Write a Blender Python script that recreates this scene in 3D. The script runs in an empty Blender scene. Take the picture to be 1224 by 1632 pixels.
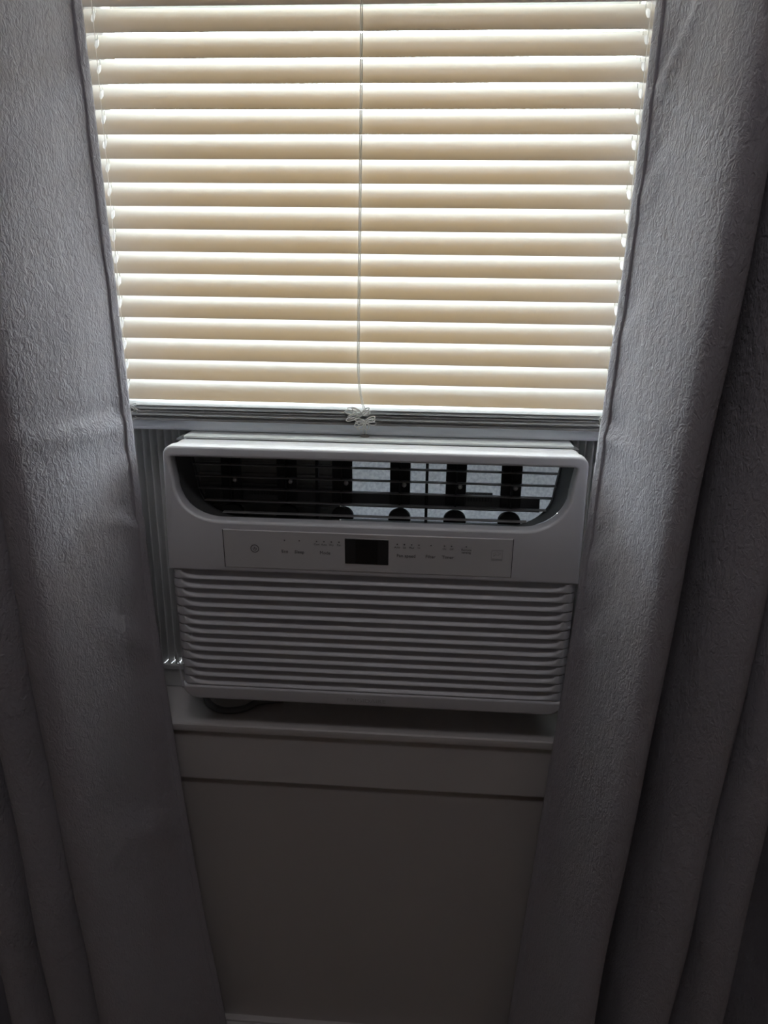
import bpy, bmesh, math, random
from mathutils import Vector, Matrix
random.seed(7)
SC = bpy.context.scene
COL = SC.collection
Z0 = 1.345                      # height of the first measured slat above the floor

# ------------------------------------------------------------------ camera
FPX = 1175.0
yaw, pitch, roll = 0.06587, 0.31265, 0.01289
cy, sy, cp, sp = math.cos(yaw), math.sin(yaw), math.cos(pitch), math.sin(pitch)
fwd = Vector((-sy*cp, cy*cp, -sp)); right = Vector((cy, sy, 0)); up = right.cross(fwd)
r2 = math.cos(roll)*right + math.sin(roll)*up
u2 = -math.sin(roll)*right + math.cos(roll)*up
cam = bpy.data.cameras.new('camera'); cam.sensor_fit = 'HORIZONTAL'; cam.sensor_width = 36.0
cam.lens = FPX*36.0/1224.0; cam.clip_start = 0.02; cam.clip_end = 200
camo = bpy.data.objects.new('camera', cam); COL.objects.link(camo)
m = Matrix.Identity(4)
for i in range(3):
    m[i][0], m[i][1], m[i][2] = r2[i], u2[i], -fwd[i]
m[0][3], m[1][3], m[2][3] = 0.0785, -0.8195, -0.2348 + Z0
camo.matrix_world = m
SC.camera = camo

# ------------------------------------------------------------------ world, exposure
SKY_STRENGTH = 44.0
FILL_STRENGTH = 11.5
w = bpy.data.worlds.new('overcast_sky'); SC.world = w; w.use_nodes = True
bg = w.node_tree.nodes['Background']
bg.inputs[0].default_value = (0.83, 0.92, 1.0, 1); bg.inputs[1].default_value = SKY_STRENGTH
SC.view_settings.view_transform = 'Standard'; SC.view_settings.look = 'None'
SC.view_settings.exposure = 0.0; SC.view_settings.gamma = 1.0
SC.view_settings.use_curve_mapping = False
SC.cycles.max_bounces = 14; SC.cycles.diffuse_bounces = 8; SC.cycles.transparent_max_bounces = 16
SC.cycles.transmission_bounces = 8; SC.cycles.glossy_bounces = 4
SC.cycles.use_denoising = True
SC.cycles.sample_clamp_indirect = 6.0

def portal(name, loc, rot, sx, sz, energy=None, color=(1, 1, 1)):
    l = bpy.data.lights.new(name, 'AREA'); l.shape = 'RECTANGLE'; l.size = sx; l.size_y = sz
    if energy is None: l.cycles.is_portal = True
    else: l.energy = energy; l.color = color
    o = bpy.data.objects.new(name, l); COL.objects.link(o); o.location = loc; o.rotation_euler = rot
    return o

# ------------------------------------------------------------------ materials
def mat(name, color, rough=0.5, spec=0.5, metal=0.0, build=None):
    mt = bpy.data.materials.new(name); mt.use_nodes = True
    nt = mt.node_tree; b = nt.nodes['Principled BSDF']
    b.inputs['Base Color'].default_value = (*color, 1); b.inputs['Roughness'].default_value = rough
    b.inputs['Specular IOR Level'].default_value = spec; b.inputs['Metallic'].default_value = metal
    if build: build(nt, b)
    return mt
def bump_noise(scale, strength, dist=0.001, detail=3.0, stretch=(1, 1, 1)):
    def f(nt, b):
        tc = nt.nodes.new('ShaderNodeTexCoord'); mp = nt.nodes.new('ShaderNodeMapping')
        mp.inputs['Scale'].default_value = stretch
        n = nt.nodes.new('ShaderNodeTexNoise'); n.inputs['Scale'].default_value = scale; n.inputs['Detail'].default_value = detail
        bp = nt.nodes.new('ShaderNodeBump'); bp.inputs['Strength'].default_value = strength; bp.inputs['Distance'].default_value = dist
        nt.links.new(tc.outputs['Object'], mp.inputs[0]); nt.links.new(mp.outputs[0], n.inputs['Vector'])
        nt.links.new(n.outputs[0], bp.inputs['Height']); nt.links.new(bp.outputs[0], b.inputs['Normal'])
    return f
def speckle(c1, c2, scale, bump=0.0, dist=0.001):
    def f(nt, b):
        tc = nt.nodes.new('ShaderNodeTexCoord'); n = nt.nodes.new('ShaderNodeTexNoise')
        n.inputs['Scale'].default_value = scale; n.inputs['Detail'].default_value = 4
        r = nt.nodes.new('ShaderNodeValToRGB'); r.color_ramp.elements[0].color = (*c1, 1); r.color_ramp.elements[1].color = (*c2, 1)
        r.color_ramp.elements[0].position = .35; r.color_ramp.elements[1].position = .65
        nt.links.new(tc.outputs['Object'], n.inputs['Vector']); nt.links.new(n.outputs[0], r.inputs[0])
        nt.links.new(r.outputs[0], b.inputs['Base Color'])
        if bump:
            bp = nt.nodes.new('ShaderNodeBump'); bp.inputs['Strength'].default_value = bump; bp.inputs['Distance'].default_value = dist
            nt.links.new(n.outputs[0], bp.inputs['Height']); nt.links.new(bp.outputs[0], b.inputs['Normal'])
    return f

def slat_material():
    mt = bpy.data.materials.new('ivory_vinyl'); mt.use_nodes = True; nt = mt.node_tree; nt.nodes.clear()
    o = nt.nodes.new('ShaderNodeOutputMaterial')
    d = nt.nodes.new('ShaderNodeBsdfDiffuse'); d.inputs[0].default_value = (0.45, 0.455, 0.455, 1)
    t = nt.nodes.new('ShaderNodeBsdfTranslucent'); t.inputs[0].default_value = (0.70, 0.43, 0.18, 1)
    mx = nt.nodes.new('ShaderNodeMixShader'); mx.inputs[0].default_value = 0.040
    g = nt.nodes.new('ShaderNodeBsdfGlossy'); g.inputs[0].default_value = (1, 1, 1, 1); g.inputs[1].default_value = 0.35
    m2 = nt.nodes.new('ShaderNodeMixShader'); m2.inputs[0].default_value = 0.04
    nt.links.new(d.outputs[0], mx.inputs[1]); nt.links.new(t.outputs[0], mx.inputs[2])
    nt.links.new(mx.outputs[0], m2.inputs[1]); nt.links.new(g.outputs[0], m2.inputs[2]); nt.links.new(m2.outputs[0], o.inputs[0])
    return mt

def curtain_material():
    mt = bpy.data.materials.new('embossed_grey_fabric'); mt.use_nodes = True; nt = mt.node_tree; b = nt.nodes['Principled BSDF']
    b.inputs['Roughness'].default_value = 0.62; b.inputs['Specular IOR Level'].default_value = 0.3
    b.inputs['Sheen Weight'].default_value = 0.12; b.inputs['Sheen Roughness'].default_value = 0.4
    b.inputs['Base Color'].default_value = (0.425, 0.41, 0.45, 1)
    tc = nt.nodes.new('ShaderNodeTexCoord')
    mp = nt.nodes.new('ShaderNodeMapping'); mp.inputs['Scale'].default_value = (1.0, 1.0, 0.55)
    n1 = nt.nodes.new('ShaderNodeTexNoise'); n1.inputs['Scale'].default_value = 260; n1.inputs['Detail'].default_value = 2.5; n1.inputs['Distortion'].default_value = 1.2
    n2 = nt.nodes.new('ShaderNodeTexNoise'); n2.inputs['Scale'].default_value = 60; n2.inputs['Detail'].default_value = 2
    n3 = nt.nodes.new('ShaderNodeTexNoise'); n3.inputs['Scale'].default_value = 900; n3.inputs['Detail'].default_value = 1
    nt.links.new(tc.outputs['Object'], mp.inputs[0])
    for n in (n1, n2): nt.links.new(mp.outputs[0], n.inputs['Vector'])
    nt.links.new(tc.outputs['Object'], n3.inputs['Vector'])
    a = nt.nodes.new('ShaderNodeMath'); a.operation = 'MULTIPLY_ADD'; a.inputs[1].default_value = 1.2
    nt.links.new(n2.outputs[0], a.inputs[0]); nt.links.new(n1.outputs[0], a.inputs[2])
    a2 = nt.nodes.new('ShaderNodeMath'); a2.operation = 'MULTIPLY_ADD'; a2.inputs[1].default_value = 0.12
    nt.links.new(n3.outputs[0], a2.inputs[0]); nt.links.new(a.outputs[0], a2.inputs[2])
    bp = nt.nodes.new('ShaderNodeBump'); bp.inputs['Strength'].default_value = 0.6; bp.inputs['Distance'].default_value = 0.0028
    nt.links.new(a2.outputs[0], bp.inputs['Height']); nt.links.new(bp.outputs[0], b.inputs['Normal'])
    return mt

def glass_material():
    mt = bpy.data.materials.new('clear_pane'); mt.use_nodes = True; nt = mt.node_tree; nt.nodes.clear()
    o = nt.nodes.new('ShaderNodeOutputMaterial'); t = nt.nodes.new('ShaderNodeBsdfTransparent'); t.inputs[0].default_value = (.93, .95, .94, 1)
    g = nt.nodes.new('ShaderNodeBsdfGlossy'); g.inputs[1].default_value = 0.02; x = nt.nodes.new('ShaderNodeMixShader'); x.inputs[0].default_value = .06
    nt.links.new(t.outputs[0], x.inputs[1]); nt.links.new(g.outputs[0], x.inputs[2]); nt.links.new(x.outputs[0], o.inputs[0])
    return mt

M_SLAT = slat_material(); M_CURT = curtain_material(); M_GLASS = glass_material()
M_RAIL = mat('rail_vinyl', (.76, .78, .83), .35)
M_CORD = mat('white_cord', (.78, .76, .72), .8)
M_WALL = mat('wall_paint', (.52, .49, .48), .8, .3, build=bump_noise(220, .15, .0006))
M_CEIL = mat('ceiling_paint', (.80, .80, .79), .9, .2, build=bump_noise(120, .2, .001))
M_TRIM = mat('trim_paint', (.60, .575, .57), .4, build=bump_noise(40, .05, .0006))
M_FLOOR = mat('floor_boards', (.20, .15, .11), .5, build=speckle((.15, .11, .08), (.26, .19, .14), 9))
M_PLAS = mat('white_plastic', (.72, .725, .765), .42, build=bump_noise(900, .05, .0003))
M_PANEL = mat('panel_film', (.75, .75, .77), .3)
M_DISP = mat('display_glass', (.012, .013, .014), .12)
M_DISP2 = mat('display_bezel', (.03, .031, .034), .2)
M_INK = mat('grey_print', (.12, .12, .13), .6)
M_BRAND = mat('brand_print', (.50, .50, .52), .5)
M_DARK = mat('dark_vent_plastic', (.018, .019, .02), .45)
M_GREY = mat('grey_vent_plastic', (.15, .153, .157), .4)
M_ROD = mat('satin_vent_rod', (.34, .34, .34), .35)
M_LINER = mat('vent_liner_plastic', (.10, .103, .106), .5)
M_FOAM = mat('insulation_foam', (.88, .89, .92), .6, build=speckle((.70, .71, .75), (.95, .96, .98), 260, .4, .001))
nt = M_FOAM.node_tree; fb = nt.nodes['Principled BSDF']; ft = nt.nodes.new('ShaderNodeBsdfTranslucent'); ft.inputs[0].default_value = (.86, .9, 1, 1)
fm = nt.nodes.new('ShaderNodeMixShader'); fm.inputs[0].default_value = .036; fo = nt.nodes['Material Output']  # translucency added so daylight from the open rear glows through
nt.links.new(fb.outputs[0], fm.inputs[1]); nt.links.new(ft.outputs[0], fm.inputs[2]); nt.links.new(fm.outputs[0], fo.inputs[0])
M_FIN = mat('coil_fins', (.5, .5, .48), .4, .5, .2)
M_STEEL = mat('zinc_rivet', (.95, .95, .93), .4)
M_METAL = mat('painted_steel', (.76, .78, .77), .4, build=bump_noise(400, .06, .0004))
M_ACC = mat('accordion_vinyl', (.62, .62, .62), .5)
M_CABLE = mat('grey_cable', (.16, .16, .16), .6)
M_GRASS = mat('outdoor_ground', (.5, .43, .34), .9, build=speckle((.46, .40, .31), (.58, .49, .38), 1.2))

# ------------------------------------------------------------------ helpers
def tag(o, label=None, cat=None, group=None, kind=None):
    if label: o['label'] = label
    if cat: o['category'] = cat
    if group: o['group'] = group
    if kind: o['kind'] = kind
    return o
def link(name, me, mt, parent=None, smooth=False):
    o = bpy.data.objects.new(name, me); COL.objects.link(o)
    if mt and not me.materials: me.materials.append(mt)
    if parent:
        o.parent = parent
        if parent.type == 'EMPTY': o.matrix_parent_inverse = parent.matrix_world.inverted() if False else Matrix.Translation(-parent.location)
    if smooth:
        for p in me.polygons: p.use_smooth = True
    return o
def me_from(name, vs, fs):
    me = bpy.data.meshes.new(name); me.from_pydata([tuple(v) for v in vs], [], fs); me.update(); return me
def bm_mesh(name, bm):
    me = bpy.data.meshes.new(name); bm.to_mesh(me); bm.free(); me.update(); return me
def boxes(name, lst, mt, parent=None, bevel=0.0, seg=2):
    bm = bmesh.new()
    for (x0, x1, y0, y1, z0, z1) in lst:
        r = bmesh.ops.create_cube(bm, size=1.0)
        for v in r['verts']:
            v.co = Vector(((x0+x1)/2 + v.co.x*(x1-x0), (y0+y1)/2 + v.co.y*(y1-y0), (z0+z1)/2 + v.co.z*(z1-z0)))
    if bevel: bmesh.ops.bevel(bm, geom=list(bm.edges), offset=bevel, segments=seg, affect='EDGES', profile=.6)
    return link(name, bm_mesh(name, bm), mt, parent, smooth=False)
def shade_auto(o, deg=35):
    me = o.data
    for p in me.polygons: p.use_smooth = True
    bm = bmesh.new(); bm.from_mesh(me)
    for e in bm.edges:
        if len(e.link_faces) == 2 and e.calc_face_angle(0) > math.radians(deg): e.smooth = False
    bm.to_mesh(me); bm.free(); return o
def tube_geo(pts, r, seg=6, closed=False):
    vs, fs = [], []; n = len(pts); pts = [Vector(p) for p in pts]; prev = None
    for i, p in enumerate(pts):
        a = pts[(i-1) % n] if (closed or i > 0) else p; b = pts[(i+1) % n] if (closed or i < n-1) else p
        t = (b-a).normalized() if (b-a).length > 1e-9 else Vector((0, 0, 1))
        if prev is None:
            q = Vector((0, 0, 1)) if abs(t.z) < .9 else Vector((1, 0, 0)); n1 = t.cross(q).normalized()
        else:
            n1 = (prev - t*prev.dot(t)); n1 = n1.normalized() if n1.length > 1e-6 else t.orthogonal().normalized()
        prev = n1; n2 = t.cross(n1)
        rr = r[i] if isinstance(r, (list, tuple)) else r
        for k in range(seg):
            an = 2*math.pi*k/seg; vs.append(p + n1*rr*math.cos(an) + n2*rr*math.sin(an))
    for i in range(n if closed else n-1):
        for k in range(seg):
            j = (i+1) % n; fs.append((i*seg+k, i*seg+(k+1) % seg, j*seg+(k+1) % seg, j*seg+k))
    if not closed:
        fs.append(tuple(reversed(range(seg)))); fs.append(tuple((n-1)*seg+k for k in range(seg)))
    return vs, fs
def tube(name, pts, r, mt, parent=None, seg=6, closed=False):
    vs, fs = tube_geo(pts, r, seg, closed); return link(name, me_from(name, vs, fs), mt, parent, smooth=True)
def spline(pts, n):
    """Catmull-Rom through points"""
    pts = [Vector(p) for p in pts]; out = []; k = len(pts)-1
    for i in range(n+1):
        u = i/n*k; j = min(int(u), k-1); t = u-j
        p0 = pts[max(j-1, 0)]; p1 = pts[j]; p2 = pts[j+1]; p3 = pts[min(j+2, k)]
        out.append(0.5*((2*p1)+(p2-p0)*t+(2*p0-5*p1+4*p2-p3)*t*t+(3*p1-p0-3*p2+p3)*t**3))
    return out
def loop_mesh(name, loops, yc, half, bev, mt, parent=None, res=3):
    """flat plate in XZ with holes: loops of (x,z); thickness 2*half about y=yc, edges rounded by bev"""
    cu = bpy.data.curves.new(name, 'CURVE'); cu.dimensions = '2D'; cu.fill_mode = 'BOTH'
    cu.extrude = max(half-bev, 0); cu.bevel_depth = bev; cu.bevel_resolution = res; cu.offset = -bev
    for lp in loops:
        s = cu.splines.new('POLY'); s.points.add(len(lp)-1); s.use_cyclic_u = True
        for p, q in zip(s.points, lp): p.co = (q[0], q[1], 0, 1)
    ob = bpy.data.objects.new(name, cu); COL.objects.link(ob)
    dg = bpy.context.evaluated_depsgraph_get(); dg.update()
    me = bpy.data.meshes.new_from_object(ob.evaluated_get(dg)); bpy.data.objects.remove(ob); bpy.data.curves.remove(cu)
    for v in me.vertices: v.co = Vector((v.co.x, yc - v.co.z, v.co.y))
    bm = bmesh.new(); bm.from_mesh(me); bmesh.ops.remove_doubles(bm, verts=bm.verts, dist=1e-6)
    bmesh.ops.recalc_face_normals(bm, faces=bm.faces); bm.to_mesh(me); bm.free(); me.materials.clear()
    me.name = name
    o = link(name, me, mt, parent); return shade_auto(o, 30)
def arc(cx, cz, rx, rz, a0, a1, n):
    return [(cx+rx*math.cos(math.radians(a0+(a1-a0)*i/n)), cz+rz*math.sin(math.radians(a0+(a1-a0)*i/n))) for i in range(n+1)]
def text_mesh(name, s, size, loc, mt, parent, depth=0.0002, align='CENTER', sx=1.0):
    cu = bpy.data.curves.new(name, 'FONT'); cu.body = s; cu.size = size; cu.align_x = align; cu.align_y = 'CENTER'; cu.extrude = depth; cu.resolution_u = 2
    ob = bpy.data.objects.new(name, cu); COL.objects.link(ob)
    dg = bpy.context.evaluated_depsgraph_get(); dg.update()
    me = bpy.data.meshes.new_from_object(ob.evaluated_get(dg)); bpy.data.objects.remove(ob); bpy.data.curves.remove(cu)
    for v in me.vertices: v.co = Vector((loc[0]+v.co.x*sx, loc[1]-v.co.z, loc[2]+v.co.y))
    me.materials.clear(); return link(name, me, mt, parent)
def empty(name, loc):
    o = bpy.data.objects.new(name, None); COL.objects.link(o); o.location = loc; o.empty_display_size = .05; return o
def copy_part(o, parent, loc=None):
    c = o.copy(); COL.objects.link(c); c.parent = parent
    if loc is not None: c.location = loc
    return c
def structure(o): o['kind'] = 'structure'; return o
def Zr(z): return z + Z0

# ------------------------------------------------------------------ room shell
YW = -0.058                      # inner face of the window wall
XL, XR, YB, ZC = -1.75, 1.75, -3.2, 2.45
WX0, WX1, WZ0, WZ1 = -0.312, 0.307, Zr(-0.755), Zr(0.74)
TH = 0.16
structure(boxes('wall_back', [(XL-.1, WX0, YW, YW+TH, 0, ZC), (WX1, XR+.1, YW, YW+TH, 0, ZC),
        (WX0, WX1, YW, YW+TH, 0, WZ0-.02), (WX0, WX1, YW, YW+TH, WZ1, ZC)], M_WALL))
structure(boxes('floor', [(XL-.1, XR+.1, YB-.1, YW+TH, -.08, 0)], M_FLOOR))
structure(boxes('ceiling', [(XL-.1, XR+.1, YB-.1, YW+TH, ZC, ZC+.08)], M_CEIL))
structure(boxes('wall_left', [(XL-.1, XL, YB-.1, YW, 0, ZC)], M_WALL))
structure(boxes('wall_right', [(XR, XR+.1, YB-.1, YW, 0, ZC)], M_WALL))
structure(boxes('wall_front', [(XL, XR, YB-.1, YB, 0, ZC)], M_WALL))
portal('daylight_portal', (0, .14, (WZ0+WZ1)/2), (math.radians(-90), 0, 0), .66, 1.55)
structure(boxes('baseboard_back', [(XL, XR, YW-.014, YW, 0, Zr(-1.237)-.004), (XL, XR, YW-.009, YW, Zr(-1.237)-.004, Zr(-1.237))], M_TRIM, bevel=.0015))
# stool, apron, jamb and casing of the window
structure(shade_auto(boxes('trim_1', [(-.345, .34, -.068, YW+TH, WZ0-.012, WZ0)], M_TRIM, bevel=.004, seg=3)))
structure(boxes('trim_2', [(-.325, .32, YW-.005, YW, Zr(-.838), WZ0-.012)], M_TRIM, bevel=.002))
structure(boxes('trim_3', [(WX0-.07, WX0-.004, YW-.014, YW, WZ0, WZ1+.07)], M_TRIM, bevel=.002))
structure(boxes('trim_4', [(WX1+.004, WX1+.07, YW-.014, YW, WZ0, WZ1+.07)], M_TRIM, bevel=.002))
structure(boxes('trim_5', [(WX0-.07, WX1+.07, YW-.016, YW, WZ1+.004, WZ1+.07)], M_TRIM, bevel=.002))

# unseen fill lamp added to light the room from above: opal dome, base
lamp = empty('fill_lamp', (.05, -.95, ZC)); tag(lamp, 'round opal dome fill lamp added out of view on the ceiling in front of the window', 'added fill lamp')
tube('fill_base', [(.05, -.95, ZC-.0005), (.05, -.95, ZC-.03)], .09, M_TRIM, lamp, 32)
em = bpy.data.materials.new('opal_glow'); em.use_nodes = True; nt = em.node_tree; nt.nodes.clear()
eo = nt.nodes.new('ShaderNodeOutputMaterial'); ee = nt.nodes.new('ShaderNodeEmission'); ee.inputs[0].default_value = (1, .96, .985, 1); ee.inputs[1].default_value = FILL_STRENGTH
nt.links.new(ee.outputs[0], eo.inputs[0])
tube('fill_dome', [(.05, -.95, ZC-.03-.075*math.sin(i*math.pi/16)) for i in range(9)], [.15*math.cos(i*math.pi/16*.98) for i in range(9)], em, lamp, 32)

# window frame: fixed upper sash and raised lower sash, panes as parts
win = empty('window_1', (0, .07, WZ0)); structure(win)
FX0, FX1 = WX0+.01, WX1-.01
boxes('window_frame', [(WX0, FX0, .045, .115, WZ0, WZ1), (FX1, WX1, .045, .115, WZ0, WZ1), (FX0, FX1, .045, .115, WZ1-.02, WZ1),
      (FX0, FX1, .045, .115, WZ0, WZ0+.012)], M_TRIM, win, .002)
def sash(y0, y1, z0, z1):
    s = boxes('sash', [(FX0, FX0+.020, y0, y1, z0, z1), (FX1-.020, FX1, y0, y1, z0, z1), (FX0+.020, FX1-.020, y0, y1, z0, z0+.035),
        (FX0+.020, FX1-.020, y0, y1, z1-.035, z1)], M_TRIM, win, .002)
    ym = (y0+y1)/2
    g = boxes('pane', [(FX0+.018, FX1-.018, ym-.0015, ym+.0015, z0+.033, z1-.033)], M_GLASS)
    g.parent = s; g.matrix_parent_inverse = s.matrix_world.inverted()
    g.matrix_parent_inverse = Matrix.Identity(4)
    return s
sash(.052, .077, Zr(-.4079), Zr(.345))
sash(.083, .108, Zr(0.03), WZ1-.02)
structure(boxes('sky_blocker', [(-2.2, 2.2, YW+TH, YW+TH+1.7, ZC-.12, ZC-.02)], M_TRIM))  # unseen overhang added to keep high sky off the air conditioner's top
structure(boxes('ground', [(-12, 12, .6, 22, -.9, -.8)], M_GRASS))

# ------------------------------------------------------------------ venetian blind
PIT = 0.0225; SW = 0.0290; TILT = math.radians(59); S2 = 0.2672; XB0, XB1 = -0.2800, 0.2745
blind = empty('venetian_blind', (0, 0, Zr(-.407)))
tag(blind, 'ivory slatted blind hanging half closed in the window above the white air conditioner', 'blind')
def slat_mesh(name, tilt, crown, holes=True):
    srows = [-1, -.9, -.75, -.55, -.38, -.15, .15, .38, .6, .8, .93, 1]
    hw = .0022
    xs = [XB0, XB0+.0015]
    xs += [-S2-hw, -S2, -S2+hw] + [-S2+.02 + (2*S2-.04)*i/8 for i in range(9)] + [S2-hw, S2, S2+hw] + [XB1-.0015, XB1]
    d = Vector((0, -math.cos(tilt), -math.sin(tilt))); nu = Vector((0, -math.sin(tilt), math.cos(tilt)))
    hole_lo, hole_hi = srows.index(-.38), srows.index(.38)
    vs, fs = [], []
    for i, x in enumerate(xs):
        for j, s in enumerate(srows):
            xx, ss = x, s
            if i in (0, len(xs)-1): ss = s*.86
            if holes:
                for c in (-S2, S2):
                    if abs(abs(x-c)-hw) < 1e-6:
                        if j in (hole_lo, hole_hi): xx = c+(x-c)*.55; ss = s*.9
            vs.append(Vector((xx, 0, 0)) + d*(ss*SW/2) + nu*(crown*(1-ss*ss)))
    R = len(srows)
    for i in range(len(xs)-1):
        for j in range(R-1):
            mid = (xs[i]+xs[i+1])/2
            if holes and hole_lo <= j < hole_hi and abs(abs(mid)-S2) < hw: continue
            fs.append((i*R+j, i*R+j+1, (i+1)*R+j+1, (i+1)*R+j))
    me = me_from(name, vs, fs); me.materials.append(M_SLAT)
    for p in me.polygons: p.use_smooth = True
    return me
SM = slat_mesh('slat', TILT, .0043)
TOPK = -31
for k in range(TOPK, 17):
    o = bpy.data.objects.new('slat', SM); COL.objects.link(o); o.parent = blind
    o.location = (random.uniform(-.0008, .0008), random.uniform(-.0003, .0003), Zr(-.0008-k*PIT)-blind.location.z + random.uniform(-.0003, .0003))
    o.rotation_euler = (math.radians(random.uniform(-1.6, 1.6)), math.radians(random.uniform(-.04, .04)), 0)
# slats gathered flat on the rail
FM = slat_mesh('slat', math.radians(7), .0018, False)
NST = 13
for i in range(NST):
    o = bpy.data.objects.new('slat', FM); COL.objects.link(o); o.parent = blind
    z = Zr(-.3930 + i*.00138); 
    if i == NST-1: z += .0010
    o.location = (random.uniform(-.001, .001), random.uniform(-.0012, .0012)-.00042*(NST-1-i), z-blind.location.z)
    o.rotation_euler = (math.radians(random.uniform(-2.5, 2.5) + (5 if i == NST-1 else 0)), 0, 0)
def rail_profile(name, prof, x0, x1, mt, parent):
    n = len(prof); vs = [(x0, y, z) for y, z in prof] + [(x1, y, z) for y, z in prof]
    fs = [(i, (i+1) % n, n+(i+1) % n, n+i) for i in range(n)] + [tuple(reversed(range(n))), tuple(range(n, 2*n))]
    return shade_auto(link(name, me_from(name, vs, fs), mt, parent), 50)
rz = Zr(-.407)
rail_profile('bottom_rail', [(-.0125, rz+.0005), (-.0138, rz+.0022), (-.0138, rz+.0050), (-.0122, rz+.0118), (-.0105, rz+.0134), (.0105, rz+.0134), (.0125, rz+.012), (.0125, rz+.0005)],
             XB0-.0004, XB1+.0004, M_RAIL, blind)
hz = Zr(.7)
boxes('head_rail', [(XB0-.002, XB1+.002, -.018, .016, hz+.01, hz+.036)], M_RAIL, blind, .002)
zt = hz+.012; zb = Zr(-.3945)
for c in (-S2+.0014, S2-.0014):
    tube('ladder_cord', [(c+.0012, -.0112, zt), (c+.0012, -.0112, Zr(-.372)), (c, -.0142, zb)], .00038, M_CORD, blind, 5)
    tube('ladder_cord', [(c+.0012, .0112, zt), (c+.0012, .0112, zb)], .00038, M_CORD, blind, 5)
    tube('lift_cord', [(c-.001, .0005, zt), (c-.001, .0005, zb)], .0005, M_CORD, blind, 5)
# centre lift cord, two strands, and its bunched loops
cen = [(-.0030, -.0135, zt), (-.0030, -.0135, Zr(.01)), (-.0033, -.0135, Zr(-.096)), (-.0043, -.0135, Zr(-.213)), (-.0055, -.0135, Zr(-.308)), (-.0048, -.014, Zr(-.345)), (-.0010, -.0150, Zr(-.3690)), (.002, -.0165, Zr(-.378))]
tube('lift_cord', spline(cen, 60), .00055, M_CORD, blind, 6)
tube('lift_cord', spline([(x+.0016, y+.0006, z) for x, y, z in cen], 60), .00055, M_CORD, blind, 6)
def loops(cx, cz, y, lst, seg=14):
    """one wandering cord through flower-like loops: lst of (angle deg, length, width)"""
    pts = []
    for a, L, wd in lst:
        a = math.radians(a); ax = Vector((math.cos(a), 0, math.sin(a))); bx = Vector((-math.sin(a), 0, math.cos(a)))
        for i in range(seg):
            t = i/seg*2*math.pi
            pts.append(Vector((cx, y, cz)) + ax*(L*.5*(1-math.cos(t))) + bx*(wd*math.sin(t)) + Vector((0, random.uniform(-.0012, .0004), 0)))
    return pts
k1 = loops(.000, Zr(-.3815), -.0185, [(175, .019, .0026), (160, .017, .0022), (195, .016, .002), (40, .010, .0018), (150, .013, .002), (20, .009, .002), (205, .019, .0028), (5, .008, .0022)])
tube('cord_loop', k1, .00062, M_CORD, blind, 6)
k2 = loops(.004, Zr(-.3905), -.0195, [(165, .012, .002), (30, .012, .0024), (200, .013, .0026), (350, .012, .002), (185, .011, .002), (225, .012, .0028), (285, .009, .0026), (15, .011, .0018)])
tube('cord_loop', k2, .00062, M_CORD, blind, 6)
tube('lift_cord', spline([(.002, -.0175, Zr(-.3930)), (.0016, -.0178, Zr(-.399)), (.0012, -.0172, Zr(-.4055))], 8), .0006, M_CORD, blind, 6)
tube('lift_cord', spline([(.004, -.0175, Zr(-.3940)), (.0046, -.0178, Zr(-.400)), (.0044, -.0172, Zr(-.4055))], 8), .0006, M_CORD, blind, 6)
tube('cord_plug', [(.003, -.0172, Zr(-.4072)), (.003, -.0172, Zr(-.4062)), (.003, -.0172, Zr(-.4050))], [.0050, .0048, .0022], mat('tan_plug', (.30, .27, .24), .6), blind, 14)
for c, sgn in ((-.2585, 1), (.2615, -1)):
    pts = []
    for i in range(70):
        t = i/69
        pts.append((c + .0042*math.sin(t*34)+random.uniform(-.0012, .0012), -.0165+random.uniform(-.0012, .0008), Zr(-.378-.0165*t)+.0022*math.sin(t*47)))
    tube('cord_loop', spline(pts, 240), .00052, M_CORD, blind, 5)

# ------------------------------------------------------------------ air conditioner
AX = 0.0164; AH = 0.2212; AF = -0.080
AT, AB = Zr(-.4092), Zr(-.7125)
ac = empty('window_air_conditioner', (AX, 0, WZ0))
tag(ac, 'white window air conditioner with slatted front and dark top vent, sitting on the sill', 'air conditioner')
VX0, VX1, VT, VB = -.1968, .2262, Zr(-.4212), Zr(-.4905)
R1X, R1Z = .048, .041
def vent_loop(sc=1.0, dt=0.0, db=0.0, n=14):
    cx = (VX0+VX1)/2; hw = (VX1-VX0)/2*sc; t = VT+dt; b = VB+db
    ins = .0050
    pts = arc(cx+hw-.003, t-.003, .003, .003, 90, 5, 3)
    pts += arc(cx+hw-ins-R1X, b+R1Z, R1X, R1Z, 0, -90, n)
    pts += arc(cx-hw+ins+R1X, b+R1Z, R1X, R1Z, -90, -180, n)
    pts += arc(cx-hw+.003, t-.003, .003, .003, 175, 90, 3)
    return pts
LZ0 = Zr(-.5485); LZ1 = Zr(-.6935); NL = 13; LP = (LZ0-LZ1)/NL
outer = arc(AX+AH-.010, AT-.010, .010, .010, 0, 90, 6) + arc(AX-AH+.010, AT-.010, .010, .010, 90, 180, 6) + [(AX-AH+.0004, LZ0), (AX+AH-.0004, LZ0)]
loop_mesh('front_bezel', [outer, vent_loop()], AF+.009, .009, .0032, M_PLAS, ac, 4)
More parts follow.
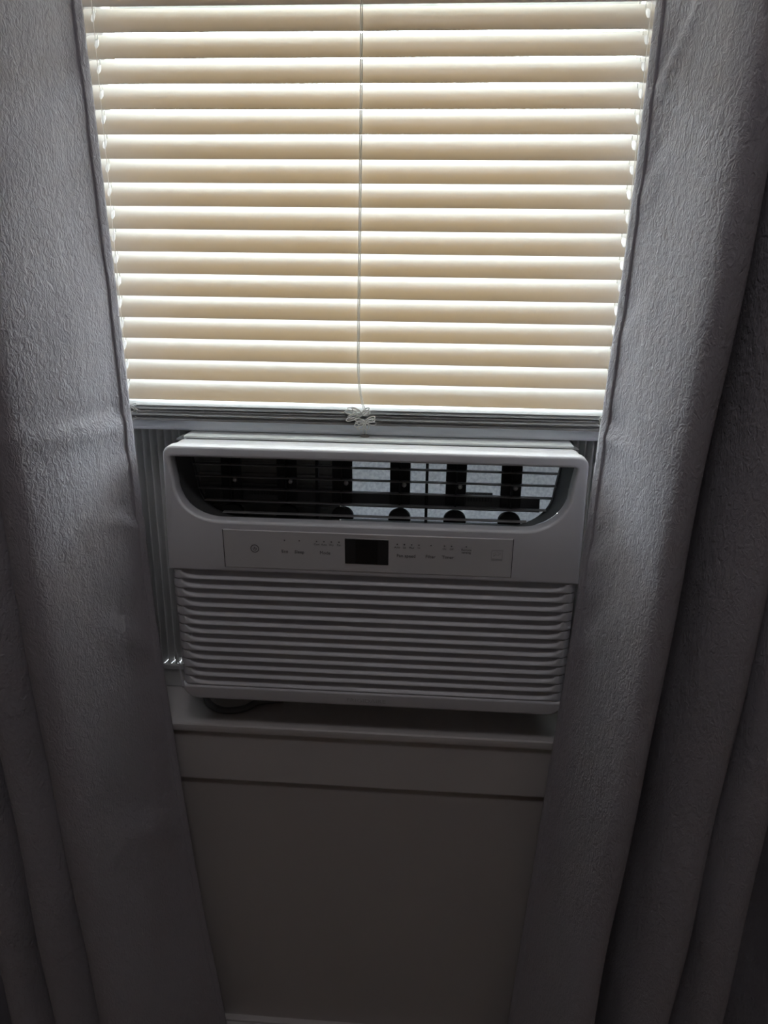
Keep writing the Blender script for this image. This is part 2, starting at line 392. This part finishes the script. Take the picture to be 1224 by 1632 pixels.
# housing ring behind the bezel
ho = arc(AX+AH-.0115, AT-.0115, .010, .010, 0, 90, 6) + arc(AX-AH+.0115, AT-.0115, .010, .010, 90, 180, 6) + arc(AX-AH+.0235, AB+.024, .022, .022, 180, 270, 6) + arc(AX+AH-.0235, AB+.024, .022, .022, 270, 360, 6)
hi = [(AX+(x-AX)*.985, (AT+AB)/2+(z-(AT+AB)/2)*.98) for x, z in ho]
loop_mesh('housing', [ho, hi], AF+.029, .0135, .0015, M_PLAS, ac, 2)
boxes('housing_back', [(AX-AH+.01, AX+AH-.01, AF+.040, AF+.043, AB+.01, VB-.012)], M_PLAS, ac)
# steel cabinet behind: walls, so the vent stays hollow
cw = .2130
def cab():
    y0, y1 = -.0355, .36; t = .003; x0, x1 = AX-cw, AX+cw; z0, z1 = WZ0+.0001, Zr(-.4078)
    return [(x0, x1, y0, y1, z1-t, z1), (x0, x0+t, y0, y1, z0+.03, z1-t), (x1-t, x1, y0, y1, z0+.03, z1-t), (x0, x1, .0, y1, z0, z0+t), (x0, x1, y0-.005, .0, AB+.012, AB+.015),
            (x0, x1, .0, t, z0, AB+.012), (x0+t, x1-t, .030, .033, z0+t, Zr(-.5150)), (x0+t, x1-t, .012, .033, Zr(-.5165), Zr(-.5150)), (x0, x0+t, .0, y1, z0, z0+.03), (x1-t, x1, .0, y1, z0, z0+.03)]
boxes('cabinet', cab(), M_METAL, ac, .0012)
for i in range(9):
    z = WZ0+.03+.034*i; boxes('rear_slat', [(AX-cw+.003, AX+cw-.003, .352, .358, z, z+.012)], M_METAL, ac)  # gaps left open to let daylight in behind the foam
# vent liner: D-shaped throat
l1, l2 = vent_loop(.998, -.0003, .0003), vent_loop(.955, -.006, -.0095)
n = len(l1); vs = [(x, AF+.016, z) for x, z in l1] + [(x, AF+.046, z) for x, z in l2]
fs = [(i, n+i, n+(i+1) % n, (i+1) % n) for i in range(n)]
lin = link('vent_liner', me_from('vent_liner', vs, fs), M_LINER, ac); shade_auto(lin, 40)
tube('grille_rim', [(x, AF+.040, z) for x, z in vent_loop(.957, -.0065, -.0090)], .0008, M_GREY, ac, 6, True)
# plenum: floor, back of foam on the right, coil fins on the left
link('plenum_back', me_from('plenum_back', [(-.028, .012, Zr(-.515)), (.226, .012, Zr(-.515)), (.226, .012, Zr(-.412)), (-.028, .012, Zr(-.412))], [(0, 1, 2, 3)]), M_FOAM, ac)
fin = boxes('coil', [(-.205, -.0285, .006, .014, Zr(-.515), Zr(-.412))], M_FIN, ac)
for i in range(7):
    z = Zr(-.420-.013*i)
    f = boxes('coil_fin', [(-.205, -.0285, .002, .006, z-.002, z)], M_FIN); f.parent = fin; f.matrix_parent_inverse = Matrix.Identity(4)
boxes('plenum_floor', [(-.205, .235, AF+.044, .016, Zr(-.5165), Zr(-.5135))], M_GREY, ac)
boxes('plenum_roof', [(-.205, .235, AF+.044, .016, Zr(-.4135), Zr(-.4115))], M_GREY, ac)
for i in range(5):
    z = Zr(-.4375-.0139*i); hwid = [.2005, .1985, .196, .190, .170][i]; cx = (VX0+VX1)/2
    boxes('vent_bar', [(cx-hwid, cx+hwid, AF+.036, AF+.043, z-.0006, z+.0006)], M_ROD, ac, .0004, 1)
boxes('link_bar', [(-.18, .20, -.024, -.020, Zr(-.4835), Zr(-.4700))], M_GREY, ac, .0012)
boxes('link_bar', [(-.18, .20, -.026, -.022, Zr(-.4865), Zr(-.4850))], M_GREY, ac, .0004, 1)
for x in (-.0487, .0737): boxes('vent_strut', [(x-.0016, x+.0016, -.036, -.026, Zr(-.5100), Zr(-.4220))], M_DARK, ac, .0006, 1)
for x in (-.1457, -.0827, -.0204, .0441, .1058, .1661):
    v = boxes('vane', [(x-.0112, x+.0112, -.034, -.030, Zr(-.4815), Zr(-.4250)), (x-.0012, x+.0012, -.040, -.034, Zr(-.4815), Zr(-.4250))], M_DARK, ac, .0008, 1)
    gl = arc(x, Zr(-.4955), .0125, .0105, 0, 180, 12) + [(x-.0125, Zr(-.4985)), (x+.0125, Zr(-.4985))]
    g = loop_mesh('pivot_knob', [gl], -.033, .004, .0008, M_DARK, None, 1); g.parent = v; g.matrix_parent_inverse = Matrix.Identity(4)
    r = tube('rivet', [(x+.0045, -.0335, Zr(-.4568)), (x+.0045, -.0362, Zr(-.4568)), (x+.0045, -.0372, Zr(-.4568))], [.0027, .0025, .0012], M_STEEL, None, 10)
    r.parent = v; r.matrix_parent_inverse = Matrix.Identity(4)
    hk = boxes('top_clip', [(x-.007, x-.001, -.036, -.033, Zr(-.4275), Zr(-.4262)), (x+.002, x+.0045, -.036, -.033, Zr(-.4275), Zr(-.4262)), (x+.0065, x+.0085, -.036, -.033, Zr(-.4275), Zr(-.4262))], M_STEEL)
    hk.parent = v; hk.matrix_parent_inverse = Matrix.Identity(4)
for x0, x1 in ((-.1277, -.0958), (.1153, .1470)):
    bb = boxes('thumb_tab', [(x0, x1, -.0275, -.0245, Zr(-.4755), Zr(-.4655))], M_GREY, ac, .0006, 1)
    for i in range(10):
        xx = x0+.0016+(x1-x0-.0032)*i/9
        rb = boxes('rib', [(xx-.0007, xx+.0007, -.0300, -.0275, Zr(-.4750), Zr(-.4660))], M_LINER); rb.parent = bb; rb.matrix_parent_inverse = Matrix.Identity(4)

# control panel, display, print
PY = AF-.0006
cpan = boxes('control_panel', [(-.1405, .1652, PY, AF+.004, Zr(-.5425), Zr(-.4995))], M_PANEL, ac, .0005, 1)
def on_panel(o): o.parent = cpan; o.matrix_parent_inverse = Matrix.Identity(4); return o
for x in (-.1412, .1652): on_panel(boxes('panel_seam', [(x, x+.0007, PY+.0001, AF+.003, Zr(-.5425), Zr(-.4995))], M_INK))
on_panel(boxes('display_frame', [(-.0104, .0359, PY-.0004, PY+.001, Zr(-.5333), Zr(-.5048))], M_DISP2, None, .0003, 1))
on_panel(boxes('display', [(.0010, .0245, PY-.0006, PY, Zr(-.5325), Zr(-.5056))], M_DISP))
def ptext(s, x, z, size, sx=1.0): on_panel(text_mesh('lettering', s, size, (x, PY-.0001, Zr(z)), M_INK, None, .00012, sx=sx))
for s, x in (('Eco', -.0748), ('Sleep', -.0590), ('Mode', -.0316), ('Fan speed', .0546), ('Filter', .0802), ('Timer', .0983)): ptext(s, x, -.5222, .0050)
for s, x in (('Cool', -.0403), ('Auto', -.0325), ('Dry', -.0246), ('Fan', -.0165), ('Auto', .0450), ('Lo', .0526), ('Med', .0602), ('Hi', .0678), ('On', .0945), ('Off', .1019)): ptext(s, x, -.5128, .0030)
ptext('Remote', .1174, -.5130, .0033); ptext('sensing', .1174, -.5160, .0033)
for x in (-.0746, -.0588, -.0403, -.0325, -.0246, -.0165, .0450, .0526, .0602, .0678, .0804, .0945, .1019, .1172):
    on_panel(tube('indicator', [(x, PY+.0001, Zr(-.5094)), (x, PY-.0003, Zr(-.5094))], .00075, M_INK, None, 8))
ring = [( -.1072+.0042*math.cos(a*math.pi/12), PY, Zr(-.5200)+.0042*math.sin(a*math.pi/12)) for a in range(24)]
on_panel(tube('power_icon', ring, .00045, M_INK, None, 5, True))
on_panel(tube('power_icon', [(-.1072, PY, Zr(-.5182)), (-.1072, PY, Zr(-.5205))], .00045, M_INK, None, 5))
ring = [( -.1072+.0017*math.sin(a), PY, Zr(-.5203)+.0017*math.cos(a)) for a in [.7+i*(2*math.pi-1.4)/12 for i in range(13)]]
on_panel(tube('power_icon', ring, .00035, M_INK, None, 5))
ex, ez = .1495, Zr(-.5179)
on_panel(boxes('rating_mark', [(ex-.0058, ex+.0058, PY-.0002, PY+.001, ez+.0055, ez+.006), (ex-.0058, ex+.0058, PY-.0002, PY+.001, ez-.0060, ez-.0036), (ex-.0058, ex-.0053, PY-.0002, PY+.001, ez-.006, ez+.006), (ex+.0053, ex+.0058, PY-.0002, PY+.001, ez-.006, ez+.006)], M_BRAND))
on_panel(tube('rating_mark', [(ex-.004, PY, ez-.001), (ex-.001, PY, ez+.0012), (ex+.001, PY, ez-.0002), (ex+.0036, PY, ez+.003)], .0004, M_BRAND, None, 5))
on_panel(tube('rating_mark', [(ex-.004+.0008*i, PY, ez+.0015+.0022*math.sin(i*.32)) for i in range(11)], .0003, M_BRAND, None, 5))

# front louvres
def louver_mesh():
    half = AH-.001; rad = .012; vs, fs = [], []
    xs = []
    for a in (90, 60, 35, 15): xs.append((-half+rad-rad*math.sin(math.radians(a)), rad-rad*math.cos(math.radians(a))))
    xs = [(-half, .034)] + xs
    xs += [(-half+rad+d, 0) for d in (0, .001, .002, .003, .0045, .006, .008, .011, .015, .020, .026, .034)]
    xs += [(-half+.06, 0)]
    xs = xs + [(-x, y) for x, y in reversed(xs)]
    ts = [0, .08, .2, .35, .5, .65, .78, .88, .95, 1.0]
    D0 = .0130; send = half-rad-.0005
    for x, yo in xs:
        dist = send-abs(x)
        tm = 0 if dist <= 0 else math.sqrt(max(0, 1-(1-min(1, dist/.024))**2))
        for t in ts:
            dep = 0.0
            if tm > 0 and t < tm: dep = D0*(1-t/tm)**1.15*min(1, tm*1.6)
            lip = .0011*max(0, (t-.78)/.22)**2*(1 if yo == 0 else .6)
            vs.append((AX+x, AF+.0012+yo+dep+lip*.7, -t*(LP-.0006)))
        vs.append((AX+x, AF+.0020+yo+.0145*(1 if yo < .012 else .2), -(LP-.0006)-.0002))
    R = len(ts)+1
    for i in range(len(xs)-1):
        for j in range(R-1): fs.append((i*R+j, i*R+j+1, (i+1)*R+j+1, (i+1)*R+j))
    me = me_from('louver', vs, fs); me.materials.append(M_PLAS)
    for p in me.polygons: p.use_smooth = True
    return me
LM = louver_mesh()
for i in range(NL):
    o = bpy.data.objects.new('louver', LM); COL.objects.link(o); o.parent = ac
    tp = 1-.0045*i/NL
    o.location = (-AX, 0, LZ0-.0004-i*LP-ac.location.z); 
boxes('louver_backing', [(AX-AH+.012, AX+AH-.012, AF+.0160, AF+.019, LZ1-.004, LZ0+.004)], M_DARK, ac)
bl = [(AX-AH+.001, LZ1-.0004), (AX-AH+.001, AB+.012)] + arc(AX-AH+.019, AB+.018, .018, .018, 180, 270, 7) + arc(AX+AH-.019, AB+.018, .018, .018, 270, 360, 7) + [(AX+AH-.001, AB+.012), (AX+AH-.001, LZ1-.0004)]
lipo = loop_mesh('bottom_lip', [bl], AF+.0105, .0095, .003, M_PLAS, ac, 3)
t = text_mesh('brand_lettering', 'FRIGIDAIRE', .0072, (.0118, AF+.0008, Zr(-.7045)), M_BRAND, None, .0002, sx=1.25); t.parent = lipo; t.matrix_parent_inverse = Matrix.Identity(4)
# power cord under the unit
pc = tube('power_cord', spline([(-.205, .0, WZ0+.005), (-.192, -.028, WZ0+.0048), (-.176, -.041, WZ0+.0046), (-.160, -.0435, WZ0+.0046), (-.143, -.037, WZ0+.0046), (-.130, -.022, WZ0+.0046), (-.10, -.012, WZ0+.0046)], 40), .0042, M_CABLE, ac, 10)

# the moulded front is not flat: the vent bezel leans back, the control strip leans in below it
def bow(z):
    z -= Z0
    if z > -.495: return .17*(z+.495) - .0146
    if z > -.548: return .06*(-.495-z) - .0146
    return -.0114 + .069*(-.548-z)
for o in list(bpy.data.objects):
    if o.type != 'MESH' or o.name.startswith('louver'): continue
    r_ = o.parent
    if r_ and r_.type == 'MESH': r_ = r_.parent
    if r_ is not ac: continue
    if o.name.split('.')[0] in ('housing', 'cabinet', 'power_cord', 'housing_back'): continue
    for v in o.data.vertices:
        if v.co.y < AF+.025:
            b_ = bow(v.co.z); v.co.y += b_; v.co.z -= .33*b_
for o in list(bpy.data.objects):
    if o.name.startswith('louver') and o.parent is ac:
        zz = o.location.z+ac.location.z-LP/2 if not o.name.startswith('louver_backing') else Zr(-.6)
        o.location.y += bow(zz); o.location.z -= .33*bow(zz)

# accordion side panels with their bottom channel
def accordion(x0, x1, label):
    e = empty('accordion_panel', ((x0+x1)/2, .02, WZ0)); tag(e, label, 'side panel', 'accordion panels beside the air conditioner')
    npl = max(2, round((x1-x0)/.0088)); vs, fs = [], []
    prof = []
    for i in range(npl*8+1):
        u = i/(npl*8); prof.append((x0+(x1-x0)*u, .0235+.0080*math.cos(2*math.pi*npl*u)))
    z0, z1 = WZ0+.0302, Zr(-.406)
    for x, y in prof: vs += [(x, y, z0), (x, y, z1)]
    for i in range(len(prof)-1): fs.append((2*i, 2*i+2, 2*i+3, 2*i+1))
    link('pleats', me_from('pleats', vs, fs), M_ACC, e, smooth=True)
    boxes('channel', [(x0, x1, .012, .030, WZ0+.0005, WZ0+.030)], M_ACC, e, .0015)
    boxes('channel_lip', [(x0, x1, .009, .013, WZ0+.027, WZ0+.034)], M_ACC, e, .0008, 1)
    boxes('top_channel', [(x0, x1, .012, .030, Zr(-.412), Zr(-.405))], M_ACC, e, .001, 1)
    return e
accordion(FX0-.012, AX-cw-.0006, 'grey pleated filler panel between the air conditioner and the left curtain')
accordion(AX+cw+.0006, FX1+.012, 'grey pleated filler panel between the air conditioner and the right curtain')

# ------------------------------------------------------------------ curtains
def interp(tab, z):
    if z >= tab[0][0]: return tab[0][1]
    for (za, a), (zb_, b) in zip(tab, tab[1:]):
        if z >= zb_: return a+(b-a)*(z-za)/(zb_-za)
    return tab[-1][1]
def smooth_tab(tab, z): return sum(interp(tab, z+d) for d in (-.06, -.03, 0, .03, .06))/5
# x of hem edge and of successive fold fronts, against height relative to the first slat
LH = [(0.8, -0.2528), (0, -0.2428), (-0.22, -0.2368), (-0.39, -0.2328), (-0.62, -0.2258), (-0.83, -0.2128), (-1.0, -0.2008), (-1.19, -0.1808), (-1.36, -0.1678)]
LS = [(.8, -.335), (-.2, -.322), (-.44, -.316), (-.57, -.311), (-.73, -.306), (-.90, -.299), (-1.08, -.289), (-1.36, -.275)]
LS2 = [(.8, -.385), (-.70, -.356), (-.91, -.349), (-1.09, -.345), (-1.36, -.338)]
RH = [(0.8, 0.2612), (0, 0.2512), (-0.21, 0.2482), (-0.38, 0.2412), (-0.595, 0.2342), (-0.71, 0.2272), (-0.8, 0.2222), (-0.93, 0.2152), (-1.15, 0.2032), (-1.36, 0.1912)]
RS = [(.8, .340), (-.16, .322), (-.26, .314), (-.37, .309), (-.54, .301), (-.69, .294), (-.82, .287), (-1.02, .278), (-1.36, .262)]
RS2 = [(.8, .42), (-.53, .376), (-.69, .369), (-.81, .367), (-1.02, .356), (-1.36, .345)]
RS3 = [(.8, .47), (-.73, .418), (-1.01, .416), (-1.36, .40)]
def curtain(name, side, label, creases):
    N = 150; HZ = 0.009
    zs = [Zr(.80) - i*(Zr(.80)-.004)/230 for i in range(231)]
    grid = []
    for z in zs:
        zr = z-Z0
        if side < 0:
            h, s, s2 = smooth_tab(LH, zr), smooth_tab(LS, zr), smooth_tab(LS2, zr); s3 = s2-.055
        else:
            h, s, s2, s3 = smooth_tab(RH, zr), smooth_tab(RS, zr), smooth_tab(RS2, zr), smooth_tab(RS3, zr)
        g = side
        hy = -.087 if side < 0 else -.101
        pts = [(h, hy), (h+g*.010, hy-.019), (h+(s-h)*.30, -.152), (h+(s-h)*.48, -.187), (h+(s-h)*.66, -.208), (h+(s-h)*.86, -.211), (s-g*.001, -.202), (s+g*.002, -.180), (s-g*.006, -.140), (s, -.105), (s+(s2-s)*.35, -.092),
               (s2-g*.050, -.125), (s2-g*.044, -.178), (s2-g*.028, -.203), (s2-g*.010, -.210), (s2, -.200), (s2+g*.002, -.165), (s2-g*.002, -.115), (s2+(s3-s2)*.4, -.095), (s3-g*.040, -.145), (s3-g*.030, -.192), (s3-g*.012, -.207), (s3, -.198), (s3+g*.004, -.150), (s3+g*.020, -.100),
               (s3+g*.045, -.120), (s3+g*.055, -.190), (s3+g*.075, -.200), (s3+g*.085, -.140), (s3+g*.11, -.095), (s3+g*.14, -.19), (s3+g*.17, -.195), (s3+g*.19, -.12)]
        c = spline([(x, y, z) for x, y in pts], 600)
        # resample by arc length
        L = [0]
        for a, b in zip(c, c[1:]): L.append(L[-1]+(b-a).length)
        row = []; j = 0
        us = [HZ*i/4 for i in range(5)] + [HZ+(L[-1]-HZ)*((i/N)**1.25) for i in range(1, N+1)]
        for u in us:
            while j < len(L)-2 and L[j+1] < u: j += 1
            f = (u-L[j])/max(1e-9, L[j+1]-L[j]); f = min(1, f)
            p = c[j].lerp(c[j+1], f); tg = (c[j+1]-c[j]).normalized()
            nrm = Vector((tg.y, -tg.x, 0))
            if side < 0: nrm = -nrm
            # nrm should point to the room / window centre
            d = 0.0
            for (uc, zc, su, sz, slope, amp) in creases:
                q = (zr-zc-slope*(u-uc)); 
                fall = math.exp(-((u-uc)/su)**2)
                d += amp*fall*(math.exp(-(q/sz)**2) - .55*math.exp(-((q-sz*2.0)/(sz*1.6))**2))
            d += .0016*math.sin(zr*19+u*23)*math.sin(u*31+1.3+zr*4) * min(1, u/.03)
            row.append(p + nrm*d*(.12+.88*min(1, u/.022)))
        grid.append(row)
    def build(nm, c0, c1, off, thick):
        cols = range(c0, c1+1); vs, fs = [], []; W = len(cols)
        for r, row in enumerate(grid):
            for cc in cols: vs.append(row[cc])
        for r in range(len(grid)-1):
            for k in range(W-1):
                q = (r*W+k, (r+1)*W+k, (r+1)*W+k+1, r*W+k+1)
                fs.append(q)
        me = me_from(nm, vs, fs); o = link(nm, me, M_CURT, None, smooth=True)
        md = o.modifiers.new('thickness', 'SOLIDIFY'); md.thickness = thick; md.offset = off
        return o
    panel = build(name, 3, N+4, 0, .0016)
    hem = build('hem', 0, 4, 0, .0042)
    hem.parent = panel; hem.matrix_parent_inverse = Matrix.Identity(4)
    tag(panel, label, 'curtain', 'grey curtains'); return panel
curtain('window_curtain', -1, 'grey embossed curtain hanging at the left side of the window', [
    (.02, -.385, .11, .0065, .06, .0052), (.006, -.497, .038, .0065, .50, .0056), (.012, -.425, .02, .006, .0, .0030), (.05, -.12, .06, .02, -.8, .0034), (.03, -.26, .06, .02, -.6, .0024), (.03, -.62, .05, .016, .8, .0030), (.04, -.86, .07, .02, .5, .0026)])
curtain('window_curtain', 1, 'grey embossed curtain hanging at the right side of the window', [
    (.006, -.378, .045, .0060, -.22, .0056), (.03, -.065, .028, .0075, 1.3, .0058), (.015, -.165, .03, .010, 1.0, .0028), (.01, -.51, .035, .010, .6, .0030), (.01, -.29, .03, .012, .8, .0024), (.02, -.60, .04, .015, 1.0, .0026)])
